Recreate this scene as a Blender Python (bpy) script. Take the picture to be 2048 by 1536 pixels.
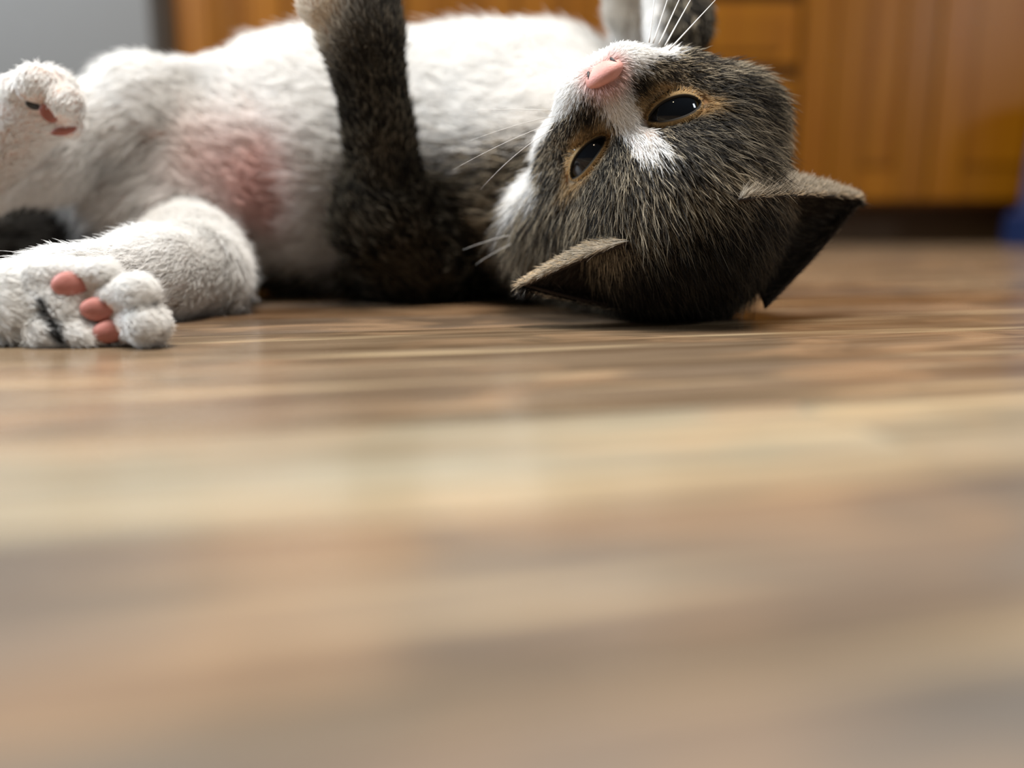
import bpy, bmesh, math, random, time
import numpy as np
from mathutils import Vector, Matrix
T0 = time.time()
rng = np.random.default_rng(7)
random.seed(7)
for o in list(bpy.data.objects): bpy.data.objects.remove(o)
C = bpy.context.scene.collection
CM = 0.01

# ------------------------------------------------------------------ camera
FPX, CAMZ = 1650.0, 3.0
PITCH = math.radians(10.74)
cam_d = bpy.data.cameras.new('camera'); cam = bpy.data.objects.new('camera', cam_d); C.objects.link(cam)
cam.location = (0, 0, CAMZ * CM); cam.rotation_euler = (math.pi / 2 - PITCH, 0, 0)
cam_d.sensor_width = 36; cam_d.lens = 36 * FPX / 2048; cam_d.clip_start = 0.004; cam_d.clip_end = 50
cam_d.dof.use_dof = True; cam_d.dof.focus_distance = 0.237; cam_d.dof.aperture_fstop = 29.0 / 7.5
bpy.context.scene.camera = cam

# ------------------------------------------------------------------ world, lamps, exposure
sc = bpy.context.scene
sc.view_settings.view_transform = 'Standard'; sc.view_settings.look = 'None'
sc.view_settings.gamma = 1; sc.view_settings.use_curve_mapping = False
sc.view_settings.exposure = 0.0
w = bpy.data.worlds.new('room_light'); sc.world = w; w.use_nodes = True
w.node_tree.nodes['Background'].inputs[0].default_value = (0.92, 0.95, 1.0, 1)
w.node_tree.nodes['Background'].inputs[1].default_value = 0.09
def area(name, loc, target, sx, sy, power, col):
    l = bpy.data.lights.new(name, 'AREA'); l.shape = 'RECTANGLE'; l.size = sx; l.size_y = sy
    l.energy = power; l.color = col
    o = bpy.data.objects.new(name, l); C.objects.link(o); o.location = loc
    o.rotation_euler = (Vector(target) - Vector(loc)).to_track_quat('-Z', 'Y').to_euler()
    return o
area('ceiling_lamp', (0.05, 0.08, 2.3), (0.0, 0.36, 0), 0.9, 0.7, 106, (1.0, 0.955, 0.90))
area('window_daylight', (-1.7, 0.22, 1.25), (-0.05, 0.32, 0.05), 0.9, 1.0, 72, (0.80, 0.90, 1.0))
area('side_window', (1.5, 0.05, 0.75), (0.05, 0.3, 0.05), 0.22, 0.28, 4.0, (0.9, 0.95, 1.0))
area('pendant_lamp', (-0.15, -1.2, 1.5), (0, 0.3, 0.05), 0.08, 0.08, 1.3, (1.0, 0.82, 0.55))

# ------------------------------------------------------------------ small helpers
CT, ST = math.cos(PITCH), math.sin(PITCH)
def P(px, py, d):
    """point of the place seen at (px, py) at ground distance d (cm)"""
    r = np.array([(px - 1024) / FPX, CT + (768 - py) / FPX * ST, -ST + (768 - py) / FPX * CT])
    return np.array([0, 0, CAMZ]) + r * (d / r[1])
def unit(v): v = np.asarray(v, float); return v / np.linalg.norm(v)
def mesh_obj(name, verts, faces, mat, parent=None, smooth=True, cols=None):
    me = bpy.data.meshes.new(name)
    me.from_pydata([tuple(v) for v in np.asarray(verts) * CM], [], [tuple(f) for f in faces])
    if smooth: me.polygons.foreach_set('use_smooth', [True] * len(me.polygons))
    if cols is not None:
        a = me.color_attributes.new('coat', 'FLOAT_COLOR', 'POINT')
        a.data.foreach_set('color', np.c_[cols, np.ones(len(cols))].astype(np.float32).ravel())
    me.update()
    o = bpy.data.objects.new(name, me); C.objects.link(o)
    if mat: me.materials.append(mat)
    if parent: o.parent = parent
    return o
def empty(name, loc=(0, 0, 0)):
    o = bpy.data.objects.new(name, None); o.empty_display_size = 0.02; C.objects.link(o); o.location = loc; return o
def tag(o, label=None, cat=None, group=None, kind=None):
    for k, v in (('label', label), ('category', cat), ('group', group), ('kind', kind)):
        if v: o[k] = v
    return o
def box(name, x0, x1, y0, y1, z0, z1, mat, parent=None, bevel=0.0):
    bm = bmesh.new(); bmesh.ops.create_cube(bm, size=1)
    for v in bm.verts:
        v.co = Vector(((x0 + x1) / 2 + v.co.x * (x1 - x0), (y0 + y1) / 2 + v.co.y * (y1 - y0), (z0 + z1) / 2 + v.co.z * (z1 - z0))) * CM
    if bevel:
        bmesh.ops.bevel(bm, geom=bm.edges[:], offset=bevel * CM, segments=2, affect='EDGES')
    me = bpy.data.meshes.new(name); bm.to_mesh(me); bm.free(); me.materials.append(mat)
    o = bpy.data.objects.new(name, me); C.objects.link(o)
    if parent: o.parent = parent
    return o
class NT:
    def __init__(s, name):
        s.m = bpy.data.materials.new(name); s.m.use_nodes = True; s.t = s.m.node_tree; s.n = s.t.nodes; s.b = s.n['Principled BSDF']
    def new(s, t, **kw):
        n = s.n.new(t)
        for k, v in kw.items(): setattr(n, k, v)
        return n
    def link(s, a, b): s.t.links.new(a, b)
def plain(name, col, rough=0.5, spec=0.5, coat=0.0):
    k = NT(name); b = k.b
    b.inputs['Base Color'].default_value = (*col, 1); b.inputs['Roughness'].default_value = rough
    b.inputs['Specular IOR Level'].default_value = spec; b.inputs['Coat Weight'].default_value = coat
    n = k.new('ShaderNodeTexNoise'); n.inputs['Scale'].default_value = 60; n.inputs['Detail'].default_value = 4
    mp = k.new('ShaderNodeMapRange'); mp.inputs[3].default_value = max(0.0, rough - .06); mp.inputs[4].default_value = rough + .06
    k.link(n.outputs[0], mp.inputs[0]); k.link(mp.outputs[0], b.inputs['Roughness'])
    return k.m

# ------------------------------------------------------------------ materials
def wood_floor():
    k = NT('floor_wood'); b = k.b
    tc = k.new('ShaderNodeTexCoord'); oi = k.new('ShaderNodeObjectInfo')
    off = k.new('ShaderNodeVectorMath', operation='SCALE'); off.inputs['Scale'].default_value = 37.0
    cmb = k.new('ShaderNodeCombineXYZ'); k.link(oi.outputs['Random'], cmb.inputs[0]); k.link(oi.outputs['Random'], cmb.inputs[2])
    k.link(cmb.outputs[0], off.inputs[0])
    add = k.new('ShaderNodeVectorMath', operation='ADD'); k.link(tc.outputs['Object'], add.inputs[0]); k.link(off.outputs[0], add.inputs[1])
    def streak(sx, sy, det, dist):
        mp = k.new('ShaderNodeMapping'); mp.inputs['Scale'].default_value = (sx, sy, 5)
        k.link(add.outputs[0], mp.inputs[0])
        n = k.new('ShaderNodeTexNoise'); n.inputs['Scale'].default_value = 1; n.inputs['Detail'].default_value = det
        n.inputs['Distortion'].default_value = dist; k.link(mp.outputs[0], n.inputs['Vector'])
        return n.outputs[0]
    broad = streak(9, 95, 2, .5); fine = streak(40, 500, 5, .3); blot = streak(22, 45, 3, .8)
    def mix(fac, a, bb, bt='MIX'):
        m = k.new('ShaderNodeMix', data_type='RGBA', blend_type=bt)
        if isinstance(fac, float): m.inputs[0].default_value = fac
        else: k.link(fac, m.inputs[0])
        for s, i in ((a, 6), (bb, 7)):
            if isinstance(s, tuple): m.inputs[i].default_value = (*s, 1)
            else: k.link(s, m.inputs[i])
        return m.outputs[2]
    def rampf(v, lo, hi):
        r = k.new('ShaderNodeMapRange'); r.inputs[1].default_value = lo; r.inputs[2].default_value = hi; k.link(v, r.inputs[0]); return r.outputs[0]
    c = oi.outputs['Color']
    c1 = mix(rampf(broad, .42, .60), c, mix(1.0, c, (.72, .68, .64), 'MULTIPLY'))
    c2 = mix(rampf(blot, .48, .66), c1, mix(.5, c1, (.36, .22, .12)))
    c2 = mix(rampf(streak(7, 120, 2, .3), .55, .68), c2, mix(.55, c2, (.62, .47, .28)))
    c3 = mix(rampf(fine, .35, .7), mix(1.0, c2, (.72, .70, .68), 'MULTIPLY'), c2)
    k.link(c3, b.inputs['Base Color'])
    r = k.new('ShaderNodeMapRange'); r.inputs[3].default_value = .15; r.inputs[4].default_value = .33; k.link(blot, r.inputs[0])
    k.link(r.outputs[0], b.inputs['Roughness'])
    b.inputs['Specular IOR Level'].default_value = .5
    bp = k.new('ShaderNodeBump'); bp.inputs['Strength'].default_value = .25; bp.inputs['Distance'].default_value = .0005
    k.link(streak(60, 260, 4, .4), bp.inputs['Height']); k.link(bp.outputs[0], b.inputs['Normal'])
    return k.m
def wood_cabinet():
    k = NT('cabinet_wood'); b = k.b
    tc = k.new('ShaderNodeTexCoord'); oi = k.new('ShaderNodeObjectInfo')
    mp = k.new('ShaderNodeMapping'); mp.inputs['Scale'].default_value = (70, 70, 4)
    k.link(tc.outputs['Object'], mp.inputs[0])
    n = k.new('ShaderNodeTexNoise'); n.inputs['Scale'].default_value = 1; n.inputs['Detail'].default_value = 5; n.inputs['Distortion'].default_value = .6
    k.link(mp.outputs[0], n.inputs['Vector'])
    r = k.new('ShaderNodeValToRGB'); e = r.color_ramp.elements
    e[0].position = .3; e[0].color = (.150, .048, .0008, 1); e[1].position = .7; e[1].color = (.185, .068, .0012, 1)
    k.link(n.outputs[0], r.inputs[0])
    hv = k.new('ShaderNodeHueSaturation'); mr = k.new('ShaderNodeMapRange'); mr.inputs[3].default_value = .82; mr.inputs[4].default_value = 1.12
    k.link(oi.outputs['Random'], mr.inputs[0]); k.link(mr.outputs[0], hv.inputs['Value']); k.link(r.outputs[0], hv.inputs['Color'])
    k.link(hv.outputs[0], b.inputs['Base Color']); b.inputs['Roughness'].default_value = .35; b.inputs['Specular IOR Level'].default_value = .35
    return k.m
def hair_mat():
    k = NT('cat_hair'); b = k.b
    at = k.new('ShaderNodeAttribute', attribute_name='coat'); hi = k.new('ShaderNodeHairInfo')
    tick = k.new('ShaderNodeAttribute', attribute_name='tick')
    # ticked hair: dark root, pale band, dark point; white hair is even
    r = k.new('ShaderNodeValToRGB'); e = r.color_ramp.elements
    e[0].position = 0; e[0].color = (.25, .23, .22, 1); e[1].position = 1.0; e[1].color = (.75, .72, .70, 1)
    x = e.new(.45); x.color = (.6, .58, .56, 1); x = e.new(.75); x.color = (1.25, 1.22, 1.15, 1)
    k.link(hi.outputs['Intercept'], r.inputs[0])
    mx = k.new('ShaderNodeMix', data_type='RGBA', blend_type='MULTIPLY')
    k.link(tick.outputs['Fac'], mx.inputs[0]); k.link(at.outputs['Color'], mx.inputs[6]); k.link(r.outputs[0], mx.inputs[7])
    col = mx.outputs[2]
    k.link(col, b.inputs['Base Color']); b.inputs['Roughness'].default_value = .5; b.inputs['Specular IOR Level'].default_value = .25
    tr = k.new('ShaderNodeBsdfTranslucent'); k.link(col, tr.inputs[0])
    ms = k.new('ShaderNodeMixShader'); ms.inputs[0].default_value = .28
    k.link(b.outputs[0], ms.inputs[1]); k.link(tr.outputs[0], ms.inputs[2])
    k.link(ms.outputs[0], k.n['Material Output'].inputs[0])
    return k.m
def skin_mat():
    k = NT('cat_skin'); b = k.b
    at = k.new('ShaderNodeAttribute', attribute_name='coat'); k.link(at.outputs['Color'], b.inputs['Base Color'])
    b.inputs['Roughness'].default_value = .8; b.inputs['Specular IOR Level'].default_value = .15
    return k.m
def pad_mat(name, col, ss=.0015):
    k = NT(name); b = k.b
    n = k.new('ShaderNodeTexNoise'); n.inputs['Scale'].default_value = 1800; n.inputs['Detail'].default_value = 2
    bp = k.new('ShaderNodeBump'); bp.inputs['Strength'].default_value = .35; bp.inputs['Distance'].default_value = .0003
    tc = k.new('ShaderNodeTexCoord'); k.link(tc.outputs['Object'], n.inputs['Vector'])
    k.link(n.outputs[0], bp.inputs['Height']); k.link(bp.outputs[0], b.inputs['Normal'])
    n2 = k.new('ShaderNodeTexNoise'); n2.inputs['Scale'].default_value = 250; k.link(tc.outputs['Object'], n2.inputs['Vector'])
    r = k.new('ShaderNodeValToRGB'); e = r.color_ramp.elements
    e[0].position = .3; e[0].color = (*[c * .82 for c in col], 1); e[1].position = .7; e[1].color = (*col, 1)
    k.link(n2.outputs[0], r.inputs[0]); k.link(r.outputs[0], b.inputs['Base Color'])
    b.inputs['Roughness'].default_value = .55; b.inputs['Specular IOR Level'].default_value = .3
    b.inputs['Subsurface Weight'].default_value = .25; b.inputs['Subsurface Radius'].default_value = (1, .35, .25); b.inputs['Subsurface Scale'].default_value = ss
    return k.m
M_FLOOR, M_CAB, M_HAIR, M_SKIN = wood_floor(), wood_cabinet(), hair_mat(), skin_mat()
M_JOINT = plain('floor_joint', (.05, .035, .025), .7)
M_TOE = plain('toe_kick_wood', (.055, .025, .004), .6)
M_DARK = plain('cabinet_gap', (.05, .02, .008), .7)
M_WALLG = plain('grey_wall_paint', (.11, .105, .097), .55)
M_WALLB = plain('beige_wall_paint', (.55, .50, .43), .7)
M_BLUE = plain('blue_plastic', (.028, .040, .10), .4)
M_BLUED = plain('dark_blue_plastic', (.006, .015, .055), .4)
M_NOSE = pad_mat('nose_leather', (.70, .34, .29)); M_PAD = pad_mat('pad_pink', (.50, .20, .165)); M_PADD = pad_mat('pad_dark', (.30, .10, .07))
M_BLACK = plain('black_skin', (.008, .007, .007), .5)
M_WHISK = plain('whisker_white', (.85, .82, .78), .35)
def eye_mats():
    k = NT('eye_iris'); b = k.b
    tc = k.new('ShaderNodeTexCoord'); n = k.new('ShaderNodeTexNoise'); n.inputs['Scale'].default_value = 700; k.link(tc.outputs['Object'], n.inputs['Vector'])
    r = k.new('ShaderNodeValToRGB'); e = r.color_ramp.elements
    e[0].color = (.012, .009, .002, 1); e[1].color = (.030, .022, .005, 1); k.link(n.outputs[0], r.inputs[0]); k.link(r.outputs[0], b.inputs['Base Color'])
    b.inputs['Roughness'].default_value = .05; b.inputs['Specular IOR Level'].default_value = .45
    p = NT('eye_pupil'); b = p.b; b.inputs['Base Color'].default_value = (.003, .004, .006, 1); b.inputs['Roughness'].default_value = .03
    b.inputs['Specular IOR Level'].default_value = .45
    return k.m, p.m
M_IRIS, M_PUPIL = eye_mats()

# ------------------------------------------------------------------ the setting
floor = box('floor', -170, 230, -60, 235, -1.6, -.12, M_JOINT); tag(floor, kind='structure')
ANG = math.radians(13.2); PW = 3.95
ux, uy = np.array([math.cos(ANG), math.sin(ANG)]), np.array([-math.sin(ANG), math.cos(ANG)])
tones = [(.33, .235, .155), (.40, .27, .165), (.26, .20, .15), (.45, .33, .20), (.34, .20, .105), (.24, .185, .145)]
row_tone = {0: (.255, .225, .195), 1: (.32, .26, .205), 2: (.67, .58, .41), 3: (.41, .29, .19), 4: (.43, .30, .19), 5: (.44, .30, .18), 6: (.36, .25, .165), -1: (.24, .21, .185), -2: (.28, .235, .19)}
plank_mesh = {}
def plank(L, cx, cy, tone):
    key = round(L)
    if key not in plank_mesh:
        bm = bmesh.new(); bmesh.ops.create_cube(bm, size=1)
        for v in bm.verts: v.co = Vector((v.co.x * (L - .025), v.co.y * (PW - .025), v.co.z * 1.0)) * CM
        me = bpy.data.meshes.new('plank'); bm.to_mesh(me); bm.free(); me.materials.append(M_FLOOR); plank_mesh[key] = me
    o = bpy.data.objects.new('plank', plank_mesh[key]); C.objects.link(o); o.parent = floor
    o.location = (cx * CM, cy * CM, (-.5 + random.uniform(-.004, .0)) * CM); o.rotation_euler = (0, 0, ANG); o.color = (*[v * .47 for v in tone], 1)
# row index r covers perpendicular offset [t0 + r*PW, t0 + (r+1)*PW]; edge r=1 crosses x=0 at y=4.83
t0 = 4.83 * math.cos(ANG) - PW
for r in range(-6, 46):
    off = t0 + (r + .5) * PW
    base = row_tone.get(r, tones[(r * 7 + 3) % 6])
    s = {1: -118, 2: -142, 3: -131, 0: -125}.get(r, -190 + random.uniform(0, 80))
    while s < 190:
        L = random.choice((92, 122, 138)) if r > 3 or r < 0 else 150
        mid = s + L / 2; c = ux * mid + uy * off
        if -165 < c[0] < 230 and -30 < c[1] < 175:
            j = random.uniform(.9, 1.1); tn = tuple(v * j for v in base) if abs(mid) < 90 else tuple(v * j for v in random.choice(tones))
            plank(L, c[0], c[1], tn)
        s += L

wall = box('wall_left', -150, -57.2, 139, 150, 0, 240, M_WALLG, bevel=.3); tag(wall, kind='structure')
wb = box('wall_back', -170, 230, 205, 215, -.1, 240, M_WALLB); tag(wb, kind='structure')

def part_tag(o, l): o['label'] = l; return o
FACE = 143.0
def carcass(root, x0, x1, z0=6.9, z1=86):
    box('carcass', x0, x1, FACE + 2.2, FACE + 58, z0, z1, M_CAB, root)
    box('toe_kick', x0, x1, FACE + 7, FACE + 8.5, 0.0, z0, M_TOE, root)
def door(root, x0, x1, z0, z1, name='door', slats=0):
    d = box(name, x0, x1, FACE + 1.3, FACE + 2.1, z0, z1, M_CAB, root)
    st = 5.4
    box('stile', x0, x0 + st, FACE, FACE + 1.25, z0, z1, M_CAB, d, .25); box('stile', x1 - st, x1, FACE, FACE + 1.25, z0, z1, M_CAB, d, .25)
    box('rail', x0 + st, x1 - st, FACE + .05, FACE + 1.25, z0, z0 + st, M_CAB, d, .25); box('rail', x0 + st, x1 - st, FACE + .05, FACE + 1.25, z1 - st, z1, M_CAB, d, .25)
    if slats:
        wd = (x1 - x0 - 2 * st) / slats
        for i in range(slats):
            box('slat', x0 + st + i * wd + .12, x0 + st + (i + 1) * wd - .12, FACE + .55, FACE + 1.25, z0 + st, z1 - st, M_CAB, d, .3)
    else:
        box('panel', x0 + st + .3, x1 - st - .3, FACE + .6, FACE + 1.25, z0 + st + .3, z1 - st - .3, M_CAB, d, .5)
    return d
def cab(x0, x1, label):
    e = empty('cabinet', (0, 0, 0)); tag(e, label, 'cabinet', 'base cabinets along the back wall'); return e
c1 = cab(-56, -18, 'honey wooden base cabinet next to the grey wall, with grooved doors, far left')
carcass(c1, -54.8, -18); box('gap_shade_strip', -57, -54.8, FACE + 2, FACE + 30, 0, 86, M_TOE, c1); door(c1, -54.6, -37.3, 8, 84, slats=4); door(c1, -36.9, -18.6, 8, 84, slats=4)  # dark strip stands in for the shaded gap beside the wall
c2 = cab(-17.8, 19.5, 'honey wooden base cabinet behind the white chest of the cat, with grooved doors')
carcass(c2, -17.8, 19.5); door(c2, -17.3, .6, 8, 84, slats=5); door(c2, 1.1, 19, 8, 84, slats=5)
c3 = cab(19.7, 47.6, 'honey wooden cabinet with stacked drawers behind the nose of the cat')
carcass(c3, 19.7, 47.6)
for z0, z1 in ((8, 15.6), (17.0, 27.5), (28.9, 39.2), (40.6, 53), (54.4, 68), (69.4, 84)):
    d = box('drawer', 20.4, 46.9, FACE + .1, FACE + 2.1, z0, z1, M_CAB, c3, .5)
    box('drawer_panel', 23.4, 43.9, FACE - .35, FACE + .05, z0 + 2.2, z1 - 2.2, M_CAB, d, .3)
box('face_gap', 20, 47.3, FACE + 2.05, FACE + 2.19, 7.5, 84.5, M_DARK, c3)
c4 = cab(47.8, 96, 'honey wooden base cabinet with two plain panel doors right of the cat ear')
carcass(c4, 47.8, 96)
box('face_frame', 47.8, 53, FACE + .3, FACE + 2.2, 6.9, 86, M_CAB, c4, .2)
door(c4, 53.2, 69.7, 7.4, 84); door(c4, 70.3, 92, 7.4, 84)

# blue bin at the right edge: wide dark foot, paler tapered body
def loft(rings, n=28):
    vs, fs = [], []
    for (cx, cy, z, rx, ry) in rings:
        for i in range(n):
            a = 2 * math.pi * i / n
            ca, sa = math.cos(a), math.sin(a); p = .5
            vs.append((cx + rx * math.copysign(abs(ca) ** p, ca), cy + ry * math.copysign(abs(sa) ** p, sa), z))
    for r in range(len(rings) - 1):
        for i in range(n):
            fs.append((r * n + i, r * n + (i + 1) % n, (r + 1) * n + (i + 1) % n, (r + 1) * n + i))
    fs.append(tuple(range(n))[::-1]); fs.append(tuple(range((len(rings) - 1) * n, len(rings) * n)))
    return vs, fs
bb = empty('bin', (0, 0, 0)); tag(bb, 'blue plastic bin with wider dark blue foot at the right edge', 'bin')
BX, BY = 93.0, 131
v, f = loft([(BX, BY, 0, 13.6, 9.5), (BX, BY, 4.8, 13.4, 9.4), (BX, BY, 5.6, 12.6, 8.8)]); mesh_obj('bin_foot', v, f, M_BLUED, bb, smooth=False)
v, f = loft([(BX, BY, 5.65, 11.6, 8.0), (BX, BY, 14, 11.2, 8), (BX, BY, 24, 10.4, 8), (BX, BY, 24.6, 9.9, 7.6)]); mesh_obj('bin_body', v, f, M_BLUE, bb, smooth=False)

# ------------------------------------------------------------------ the cat: frames
ME = P(1262, 268, 25.4)                       # point between the eyes
V = unit(np.array([0, 0, CAMZ]) - ME)
R_ = unit(np.cross([0, 0, 1], V)); UPI = np.cross(V, R_)
E = unit(.871 * R_ + .492 * UPI); U0 = unit(.492 * R_ - .871 * UPI)
PH = math.radians(27)
F = math.cos(PH) * V - math.sin(PH) * U0; U = math.cos(PH) * U0 + math.sin(PH) * V
def H(e, f, u): return ME + e * E + f * F + u * U
HB = np.stack([E, F, U], 1)                   # world -> head: (p-ME) @ HB

# ------------------------------------------------------------------ the cat: body field
prims = []
def cone(reg, a, b, ra, rb, k=.5, ln=1.0, flow=None):
    a, b = np.asarray(a, float), np.asarray(b, float)
    prims.append(dict(t='c', reg=reg, a=a, b=b, ra=ra, rb=rb, k=k, ln=ln, flow=unit(b - a + 1e-6) if flow is None else unit(flow),
                      lo=np.minimum(a - ra, b - rb), hi=np.maximum(a + ra, b + rb)))
def ball(reg, a, r, k=.5, ln=1.0, flow=(0, 0, 1)): cone(reg, a, np.asarray(a) + 1e-4, r, r, k, ln, flow)
def ell(reg, c, rad, k=.5, ln=1.0, flow=(-1, 0, 0), B=None):
    c, rad = np.asarray(c, float), np.asarray(rad, float); m = rad.max()
    prims.append(dict(t='e', reg=reg, c=c, rad=rad, B=np.eye(3) if B is None else B, k=k, ln=ln, flow=unit(flow), lo=c - m, hi=c + m))
# torso
ell('torso', P(1130, 320, 39.8), (4.4, 4.4, 5.3), 1.5, 1.3, (-1, -.1, .1))
ell('torso', P(965, 324, 39), (6.6, 5.3, 5.5), 1.5, 1.3, (-1, -.1, .1))
ell('torso', P(700, 325, 38.6), (6, 5, 5.5), 1.5, 1.2, (-1, -.2, .3))
ell('torso', P(540, 345, 38), (5, 4.8, 4.9), 1.5, .8, (-.6, -.3, .6))
ell('torso', P(350, 365, 37.5), (4.4, 4.2, 4.4), 1.5, .9, (-.6, -.3, -.4))
cone('torso', H(.0, -4.6, 1.4), P(1060, 340, 38), 3.0, 4.8, 1.5, 1.3, (-1, .2, .2))
cone('tail', P(150, 470, 38), P(10, 485, 37), 2.4, 2.1, 1.0, 1.2)
cone('tail', P(10, 485, 37), P(-260, 500, 34), 1.7, 1.3, .6, 1.2)
# near front leg, raised
cone('front_leg', P(830, 500, 35), P(775, 440, 33), 2.9, 1.9, 1.0, .9)
cone('front_leg', P(775, 440, 33), P(757, 250, 31.5), 1.65, 1.10, .6, .5)
cone('front_leg', P(757, 250, 31.5), P(722, 60, 30.6), 1.10, 1.30, .5, .45)
cone('front_leg', P(722, 60, 30.6), P(700, -110, 30.4), 1.30, 1.45, .5, .4)
ball('front_leg', P(645, 5, 30.0), .80, .3, .3)
for i in range(4):
    cone('front_leg', P(650 + 42 * i, -150, 31), P(632 + 50 * i, -215 - 8 * (i % 3), 31.2), .62, .52, .15, .35)
# far front leg, bent over with the paw hanging
cone('far_front_leg', P(1290, 190, 40), P(1272, 30, 38.5), 1.8, 1.0, .8, .8)
cone('far_front_leg', P(1272, 30, 38.5), P(1225, -130, 37), 1.0, 1.0, .5, .6)
cone('far_front_leg', P(1225, -130, 37), P(1345, -110, 35.8), 1.05, 1.0, .5, .5)
cone('far_front_leg', P(1345, -110, 35.8), P(1358, 50, 35.2), 1.05, 1.2, .4, .5)
for i, (x, y) in enumerate(((1325, 78), (1352, 102), (1376, 98), (1392, 66))):
    cone('far_front_leg', P(x, y - 40, 34.8), P(x, y, 34.6), .52, .48, .18, .35)
# near hind leg lying on the floor
cone('hind_leg', P(385, 485, 36), P(388, 545, 29.4), 2.3, 1.40, 1.0, .9)
cone('hind_leg', P(388, 545, 29.4), P(310, 550, 27.4), 1.40, 1.36, .6, .55)
cone('hind_leg', P(310, 550, 27.4), P(130, 577, 24.6), 1.36, .98, .5, .55)
cone('hind_leg', P(130, 577, 24.6), P(-110, 618, 23.6), .98, .78, .5, .6)
cone('hind_leg', P(-110, 618, 23.6), P(50, 612, 21.9), .78, .88, .4, .6)
cone('hind_leg', P(50, 612, 21.9), P(150, 606, 21.7), .88, .86, .3, .35)
TOES = [(P(88, 560, 21.5), P(205, 549, 21.3), .46, .34), (P(208, 601, 21.5), P(272, 588, 21.0), .48, .44), (P(240, 646, 21.4), P(291, 649, 20.9), .44, .50), (P(95, 660, 21.1), P(190, 672, 21.05), .42, .36)]
for a, b, ra, rb in TOES: cone('hind_leg', a, b, ra, rb, .07, .30)
ball('hind_leg', P(262, 690, 21.1), .24, .1, .3)
# far hind leg, raised
cone('far_hind_leg', P(420, 300, 38.5), P(295, 228, 35), 3.2, 1.9, 1.0, .9)
cone('far_hind_leg', P(295, 228, 35), P(110, 300, 33), 1.85, 1.5, .7, .8)
cone('far_hind_leg', P(110, 300, 33), P(-50, 350, 31.5), 1.5, 1.15, .6, .7)
cone('far_hind_leg', P(-50, 350, 31.5), P(60, 225, 30), 1.1, 1.0, .4, .5)
cone('far_hind_leg', P(60, 225, 30), P(98, 195, 29.6), 1.0, .95, .3, .4)
FT = [(P(35, 178, 29.0), .46), (P(74, 172, 28.7), .62), (P(128, 208, 28.7), .58), (P(138, 250, 29.1), .42)]
for c, r in FT: ball('far_hind_leg', c, r, .16, .3, (0, -1, -.5))
# head
hl = .55
ell('head', H(0, -3.2, 1.3), (3.55, 3.9, 3.4), .8, .8, U, HB)
ell('head', H(0, -1.6, .9), (2.5, 1.75, 2.0), .6, .6, U, HB)
for s in (-1, 1):
    ball('head', H(s * 2.05, -2.0, -.15), 1.65, .8, .75)
    ball('head', H(s * 1.25, -.95, .5), 1.0, .4, .5)
    ball('head', H(s * .70, .80, -1.50), .66, .55, .3)
    ball('head', H(s * 1.15, .20, -1.05), .78, .6, .3)
    ball('head', H(s * 1.75, -.9, -1.15), 1.0, .7, .55)
ball('head', H(-3.2, -3.4, -.3), 1.7, .9, 1.2); ball('head', H(2.9, -3.3, -.2), 1.5, .9, 1.0)
cone('head', H(0, -1.0, .2), H(0, 1.05, -1.12), 1.05, .62, .5, .35)
ball('head', H(0, .15, -1.95), .70, .7, .4)

NP = len(prims)
def pdist(p, X):
    if p['t'] == 'c':
        ba = p['b'] - p['a']; pa = X - p['a']
        t = np.clip(pa @ ba / max(ba @ ba, 1e-9), 0, 1)
        return np.linalg.norm(pa - t[:, None] * ba, axis=1) - (p['ra'] + (p['rb'] - p['ra']) * t)
    q = (X - p['c']) @ p['B']; k0 = np.linalg.norm(q / p['rad'], axis=1); k1 = np.linalg.norm(q / p['rad'] ** 2, axis=1)
    return k0 * (k0 - 1) / np.maximum(k1, 1e-6)
def smin(a, b, k):
    h = np.maximum(k - np.abs(a - b), 0) / k
    return np.minimum(a, b) - h * h * k * .25
carves = []
def carve(d, X):
    for (c, a1, a2, o, r1, r2, r3) in carves:
        q = np.stack([(X - c) @ a1 / r1, (X - c) @ a2 / r2, (X - c) @ o / r3], 1); e_ = (np.linalg.norm(q, axis=1) - 1) * min(r1, r2, r3)
        d = -smin(-d, np.maximum(e_, -.4), .12)
    return d
def field(X, ps=None):
    d = np.full(len(X), 9.0)
    for p in (ps or prims): d = smin(d, pdist(p, X), p['k'])
    if carves: d = carve(d, X)
    # the floor flattens what lies on it
    return np.maximum(d, .06 - X[:, 2])
def grad(X, ps=None):
    h = .02; g = np.stack([field(X + np.eye(3)[i] * h, ps) - field(X - np.eye(3)[i] * h, ps) for i in range(3)], 1)
    return g / np.maximum(np.linalg.norm(g, axis=1, keepdims=True), 1e-9)
def march(o, d, tmax=6, ps=None):
    X = np.array(o, float)[None]; t = 0
    for _ in range(80):
        v = field(X + t * d, ps)[0]; t += v * .8
        if abs(v) < 1e-3: break
    return np.array(o) + t * d
HEADP = [p for p in prims if p['reg'] == 'head']
EYEF = []
for s_, (ex, ey, ha, hb, sl) in ((1, (1351, 219, .84, .28, .16)), (-1, (1174, 315, .84, .22, .32))):
    ray = unit(P(ex, ey, 25) - np.array([0, 0, CAMZ]))
    hit = march(np.array([0, 0, CAMZ]) + ray * 17, ray, ps=HEADP)
    o = unit(.62 * -ray + .38 * F + .22 * s_ * E); Rr = .92; c = hit - o * (Rr - .20)
    a1 = unit(s_ * E + sl * U - o * (o @ (s_ * E + sl * U))); a2 = np.cross(o, a1); a2 = a2 if a2 @ U > 0 else -a2
    EYEF.append((s_, ray, hit, o, Rr, c, a1, a2, ha, hb))
for (s_, ray, hit, o, Rr, c, a1, a2, ha, hb) in EYEF: carves.append((hit + o * .08, a1, a2, o, ha * 1.38, hb * 1.9, .44))
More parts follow.
